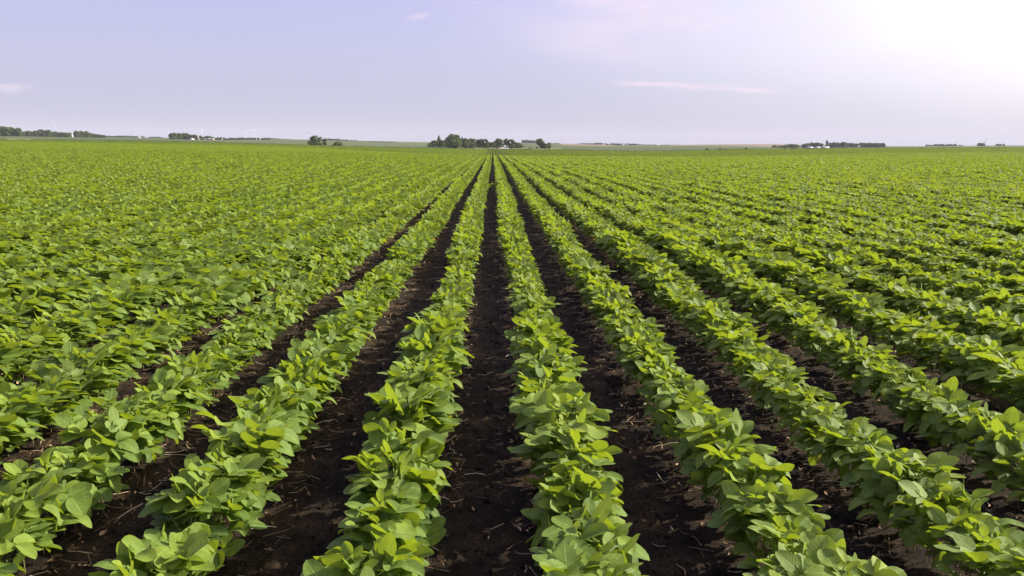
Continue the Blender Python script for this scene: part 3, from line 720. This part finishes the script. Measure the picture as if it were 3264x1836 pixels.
# ------------------------------------------------------------------ farm buildings
WHITE = simple_mat('white_paint', (0.47, 0.46, 0.44), .5, .06, .5); GREY = simple_mat('grey_sheet', (0.40, 0.38, 0.37), .6, .1, .5)
REDW = simple_mat('weathered_red_wall', (0.30, 0.20, 0.17), .8, .15, .4); TANW = simple_mat('tan_wall', (0.52, 0.38, 0.30), .8, .1, .4)
DARK = simple_mat('dark_opening', (0.03, 0.03, 0.03), .8, .2, 1); ROOFW = simple_mat('pale_metal_roof', (0.36, 0.36, 0.36), .45, .05, .3)
ROOFB = simple_mat('brown_roof', (0.15, 0.10, 0.085), .8, .15, .4); SILO = simple_mat('blue_black_silo', (0.035, 0.030, 0.055), .4, .3, .3)
def at(px, Y): u, _ = pixdir(px, 460); x = u*Y; return x, tz(x, Y)
def gable(name, label, cat, x0, x1, ytop, Y, wall, roof, depth=9, ridge=.38, rz=0.0, door=True, nwin=3, eave_along=True):
    px = (x0+x1)/2; x, z = at(px, Y); w = (x1-x0)/F*Y; top = CAM_H+Y*pixdir(px, ytop)[1]; h = max(top-z, 2.2)
    e = empty(name, (x, Y, z)); e.rotation_euler = (0, 0, rz); tag(e, label, cat)
    he = h*(1-ridge); g = Geo(); g.box(-w/2, w/2, 0, depth, -.5, he)
    o = .004; g.add([(-w/2, 0, he), (-w/2, depth, he), (-w/2, depth/2, h-.1), (w/2, 0, he), (w/2, depth, he), (w/2, depth/2, h-.1)], None, [(0, 2, 1), (3, 4, 5)])
    link('wall', g.mesh('wall', wall), e)
    g = Geo(); v = .35; t = .12; dz = (h-he)/(depth/2)*v
    A = [(-w/2-v, -v, he-dz), (w/2+v, -v, he-dz), (w/2+v, depth/2, h), (-w/2-v, depth/2, h), (-w/2-v, depth+v, he-dz), (w/2+v, depth+v, he-dz)]
    V = A+[(a, b, c+t) for a, b, c in A]
    g.add(V, [(0, 3, 2, 1), (3, 4, 5, 2), (6, 7, 8, 9), (9, 8, 11, 10), (0, 1, 7, 6), (5, 4, 10, 11), (1, 2, 8, 7), (2, 5, 11, 8), (0, 6, 9, 3), (3, 9, 10, 4)])
    link('roof', g.mesh('roof', roof), e)
    if door:
        g = Geo(); dw = min(3.2, w*.22); g.box(-w*.28-dw/2, -w*.28+dw/2, -.06, -.003, 0, he*.78); link('door', g.mesh('door', DARK), e)
    for i in range(nwin):
        g = Geo(); c = w*(-.02+.4*(i+.5)/nwin); s = min(.9, w/(nwin*5)); g.box(c-s/2, c+s/2, -.05, -.003, he*.4, he*.72); link('window', g.mesh('window', DARK), e)
    return e
def bin_(name, label, cat, x0, x1, ytop, Y, m, cone=.22, dome=False, extras=None):
    px = (x0+x1)/2; x, z = at(px, Y); r_ = (x1-x0)/2/F*Y; h = CAM_H+Y*pixdir(px, ytop)[1]-z
    e = empty(name, (x, Y, z)); tag(e, label, cat)
    hb = h*(1-cone) if not dome else h-r_*.8; n = max(3, int(hb/1.1)); prof = []
    for i in range(n): prof += [(r_, hb*i/n), (r_, hb*(i+.85)/n), (r_*1.012, hb*(i+.9)/n), (r_*1.012, hb*(i+.98)/n)]
    prof[0] = (r_, -1.0); prof.append((r_, hb)); g = Geo(); g.lathe(prof, 28); link('body', g.mesh('body', m, smooth=True), e)
    g = Geo()
    if dome: g.lathe([(r_*1.01*math.cos(a), hb+r_*.8*math.sin(a)) for a in np.linspace(0, 1.5, 8)]+[(0.01, h)], 28)
    else: g.lathe([(r_*1.05, hb), (r_*.2, h-.2), (r_*.18, h), (.01, h+.05)], 28)
    link('roof', g.mesh('roof', m, smooth=True), e)
    g = Geo()
    for s in (-.22, .22): g.tube([(s, -r_-.15, 0), (s, -r_-.15, hb)], .04, 4)
    for i in range(int(hb/.6)): g.tube([(-.22, -r_-.15, .3+.6*i), (.22, -r_-.15, .3+.6*i)], .03, 4)
    link('ladder', g.mesh('ladder', GREY), e); return e
gable('shed', 'small white shed with grey base among the trees straight ahead', 'shed', 1601, 1612, 464.3, 742, WHITE, GREY, 3, .12, nwin=0)
x, z = at(1607, 736); g = Geo()
V = [(-5, -1.5, 0), (4.6, -1.5, 0), (2.6, 4.5, 1.15), (-2.2, 4.5, 1.15), (-5.6, -2, -.6), (5.2, -2, -.6), (5.2, 5, -.6), (-5.6, 5, -.6)]
g.add(V, [(0, 1, 2, 3), (4, 5, 1, 0), (5, 6, 2, 1), (6, 7, 3, 2), (7, 4, 0, 3)])
o = link('gravel_ramp', g.mesh('gravel_ramp', simple_mat('pale_gravel', (.34, .31, .27), .9, .2, 3))); o.location = (x, 736, z); tag(o, 'pale gravel ramp rising to the small white shed', 'ramp')
gable('shed', 'little brown shed just right of the white shed ahead', 'shed', 1613, 1620, 467.5, 748, GREY, ROOFB, 3, .3, nwin=1)
bin_('grain_bin', 'pale narrow grain bin in the left tree belt', 'grain bin', 228.7, 234.3, 422.5, 1280, simple_mat('pale_bin', (.45, .40, .37), .5, .05, .5), .16)
gable('farm_house', 'tall grey farmhouse half hidden by trees right of the pale bin', 'house', 255, 269, 417, 1400, GREY, ROOFW, 8, .3, nwin=3, door=False)
gable('shed', 'long low white shed on the hill under the second turbine', 'shed', 439, 446.5, 435.3, 1900, WHITE, ROOFW, 6, .4, nwin=0)
gable('barn', 'white low machine shed in front of the round left grove', 'shed', 603, 612, 442.3, 1230, WHITE, ROOFW, 7, .5, rz=-.3, nwin=0)
gable('farm_house', 'pink tan house at the right end of the round left grove', 'house', 624, 631, 437.5, 1300, TANW, ROOFB, 7, .42, nwin=2)
gable('farm_house', 'tan house with a brown roof beside the pink tan house', 'house', 631, 637, 441, 1290, TANW, ROOFB, 6, .35, rz=.5, nwin=2)
gable('barn', 'grey flat-roofed farm building left of the long tree belt', 'barn', 657, 670, 440.3, 1400, GREY, GREY, 9, .1, nwin=2)
gable('shed', 'low tan shed adjoining the grey farm building', 'shed', 671, 681, 445, 1400, TANW, GREY, 6, .3, nwin=1)
gable('shed', 'small grey shed left of the grey farm building', 'shed', 650, 656.5, 442, 1410, GREY, ROOFW, 5, .4, nwin=0)
bin_('silo', 'slim bright white silo in front of the long tree belt', 'silo', 707.2, 710.6, 438.6, 1420, WHITE, dome=True)
bin_('silo', 'small pale silo at the right end of the flat wood', 'silo', 816.5, 819.5, 438.8, 1550, GREY, .15)
bin_('silo', 'tiny pale silo beside the clump on the left hill', 'silo', 827.5, 829.5, 441.3, 1550, GREY, .15)
gable('barn', 'tiny brown barn on the tan hill right of the lone clump', 'barn', 1930.5, 1940.5, 456, 2100, REDW, ROOFW, 12, .25, nwin=1)
gable('barn', 'bright white gable end beside the tiny brown barn', 'barn', 1941, 1945, 457, 2090, WHITE, ROOFW, 9, .3, nwin=0, door=False)
gable('shed', 'long low white shed before the dark windbreak', 'shed', 1979, 1990, 463, 2060, WHITE, ROOFW, 8, .5, nwin=0)
gable('farm_house', 'pinkish house in the dark windbreak', 'house', 1994, 2001.5, 461.3, 2070, TANW, TANW, 7, .4, nwin=2)
gable('shed', 'very long pale shed on the horizon right of the windbreak', 'shed', 2083, 2102, 462.3, 2300, WHITE, ROOFW, 9, .5, nwin=0)
e = bin_('silo', 'tall blue-black silo standing between two dark woods', 'silo', 2632, 2640, 447.2, 1540, SILO, dome=True)
g = Geo(); h = CAM_H+1540*pixdir(2636, 447.2)[1]-e.location.z; g.tube([(-.6, 0, h-.6), (.4, 0, h+1.2), (1.3, 0, h+2.4)], .14, 6); link('filling_pipe', g.mesh('filling_pipe', GREY), e)
gable('barn', 'longest white low barn at the foot of the dark silo', 'barn', 2618, 2644.5, 467.4, 1500, WHITE, ROOFW, 9, .55, nwin=0, door=False)
gable('barn', 'short white low barn left of the dark silo', 'barn', 2600.5, 2615, 468.2, 1500, WHITE, ROOFW, 9, .55, nwin=0, door=False)
gable('barn', 'greyish low barn under the wood left of the dark silo', 'barn', 2574, 2593, 470.8, 1500, GREY, ROOFW, 9, .55, nwin=0, door=False)
bin_('grain_bin', 'squat white domed grain bin between the right woods', 'grain bin', 2734.5, 2741, 462.5, 1480, WHITE, dome=True)

# ------------------------------------------------------------------ wind turbines
TW = simple_mat('turbine_white', (0.62, 0.62, 0.65), .4, .02, .1)
g = Geo(); g.lathe([(3.4, -1), (3.3, 0), (2.8, 40), (2.1, 78.2), (2.0, 78.4)], 16); M_tower = g.mesh('tower', TW, smooth=True)
g = Geo(); g.box(-1.8, 1.8, -3.0, 7.5, -1.7, 1.8); g.box(-1.4, 1.4, 7.5, 8.6, -1.3, 1.3); g.box(-.5, .5, 5.5, 6.3, 1.8, 2.6); M_nac = g.mesh('nacelle', TW)
g = Geo(); g.lathe([(1.75, -1.2), (1.75, .6), (1.3, 1.8), (.6, 2.4), (.02, 2.6)], 14); hv = np.concatenate(g.V); hv = hv[:, [0, 2, 1]]*np.array([1, -1, 1])
M_hub = mesh_from('hub', hv, [np.concatenate(g.Q4)], TW)
def blade_mesh():
    st = [(0.8, 2.6, 2.2, 0), (4, 4.4, 2.0, 14), (8, 6.0, 1.7, 12), (16, 4.8, 1.1, 7), (26, 3.6, .7, 3), (34, 2.4, .4, 1), (37, .9, .2, 0)]
    V = []; 
    for z, c, t, tw in st:
        for k in range(8):
            a = k*math.pi/4; x = math.cos(a)*c/2+c*.18; y = math.sin(a)*t/2; w = R(tw); V.append((x*math.cos(w)-y*math.sin(w), x*math.sin(w)+y*math.cos(w), z))
    Q = [(i*8+j, i*8+(j+1) % 8, (i+1)*8+(j+1) % 8, (i+1)*8+j) for i in range(len(st)-1) for j in range(8)]
    return mesh_from('blade', V, [np.array(Q), ], TW)
M_blade = blade_mesh()
TURB = [(176.6, 399.3, 12.5, 30), (428.8, 401.7, 13, 50), (454.7, 427, 6, 85), (535.9, 424, 11, 88), (642.4, 414.7, 12, 17), (655.3, 425.8, 8.5, 30), (690, 430, 6, 90), (781.5, 423.6, 11, 62), (810, 415.9, 13.5, 57),
 (956.6, 434.5, 7.5, 88), (986.5, 420.9, 14, 83), (1112, 439.5, 6, 30), (1171.6, 445.4, 6, 80), (1232.6, 446, 6, 12), (1296.8, 435.7, 11.5, 72), (1346.2, 433.1, 13, 106), (1429.3, 435.7, 11.5, 76), (1537.9, 437.9, 10.5, 80),
 (1781.9, 448.8, 6, 20), (1812.8, 448.8, 6, 90), (1845.8, 450, 6, 35), (1877.5, 450, 6, 60), (1891.5, 444.9, 8.5, 88), (1917, 449.6, 6, 70), (1933.4, 448.8, 6, 85), (1983.9, 441.4, 10, 24), (2029.8, 449.6, 6, 22),
 (2058.3, 441.7, 9, 60), (2097.9, 452.8, 6.5, 40), (2180.5, 443.6, 9.5, 86), (2191.6, 447.5, 7.5, 18), (2229.1, 445.4, 8.5, 86), (2232.5, 450, 6.5, 55), (2264.2, 449.6, 6.5, 62), (2295.9, 447, 8.5, 24), (2331.5, 453.6, 6, 30),
 (2358.7, 448.3, 8.5, 5), (2402, 453.2, 6, 40), (2546.4, 454.5, 7, 35), (2625.9, 452.7, 6.5, 90), (2713.4, 448.2, 8, 58), (2806.8, 447.9, 6, 100), (2846.8, 455.2, 6, 40), (2865.7, 454, 6, 15), (2884.7, 452.2, 7, 66),
 (2957.6, 451.3, 7, 50), (3018.8, 454, 6, 75), (3046.8, 450.4, 8.5, 24), (3141, 447.7, 10.5, 70), (3136, 454, 6.5, 20), (3190, 449.5, 8, 27)]
TURB.sort()
for n, (px, py, b, ph) in enumerate(TURB):
    Y = 37*F/b; u, v = pixdir(px, py); x = u*Y; hz = CAM_H+Y*v; z = tz(x, Y); hgt = max(hz-z, 20)
    e = empty('wind_turbine', (x, Y, z)); e.rotation_euler = (0, 0, R(float(np.interp(px, [0, 940, 1000, 3264], [38, 34, -2, -22]))+random.gauss(0, 5)))
    near_ = 'left edge' if n < len(TURB)/2 else 'right edge'
    k = n+1 if n < len(TURB)/2 else len(TURB)-n
    look = 'large white' if b > 11.9 else 'middling pale' if b > 8 else 'tiny faint'
    tag(e, f'{look} three-bladed wind turbine, {ordinal(k)} from the {near_} of the horizon', 'wind turbine', 'wind turbines along the horizon')
    t = link('tower', M_tower, e); t.scale = (1, 1, (hgt-1.6)/78.4)
    link('nacelle', M_nac, e, (0, 0, hgt)); h = link('hub', M_hub, e, (0, -4.2, hgt)); h.rotation_euler = (0, R(0), 0)
    for k3 in range(3):
        bl = link('blade', M_blade, h); bl.rotation_euler = (0, R(90-(ph+120*k3)), 0)

# ------------------------------------------------------------------ haze
def haze():
    g = Geo(); g.box(-19500, 19500, -19500, 19800, -60, 260); m, T = mat('haze_air')
    v = T.node('ShaderNodeVolumePrincipled'); v.inputs['Color'].default_value = (0.60, 0.60, 0.70, 1); v.inputs['Density'].default_value = HAZE_DENSITY
    v.inputs['Anisotropy'].default_value = 0.0
    o = T.node('ShaderNodeOutputMaterial'); T.l.new(v.outputs[0], o.inputs['Volume'])
    tag(link('haze', g.mesh('haze', m)), kind='stuff')
HAZE_DENSITY = 7e-5
haze()
for o in bpy.data.objects:
    if 'label' in o and len(o['label'].replace('-', ' ').split()) > 16: print('LONG', o['label'])
print('points', len(pts), 'near', len(near), 'chosen', len(chosen), 'trees', sum(len(v) for v in tree_log.values()))
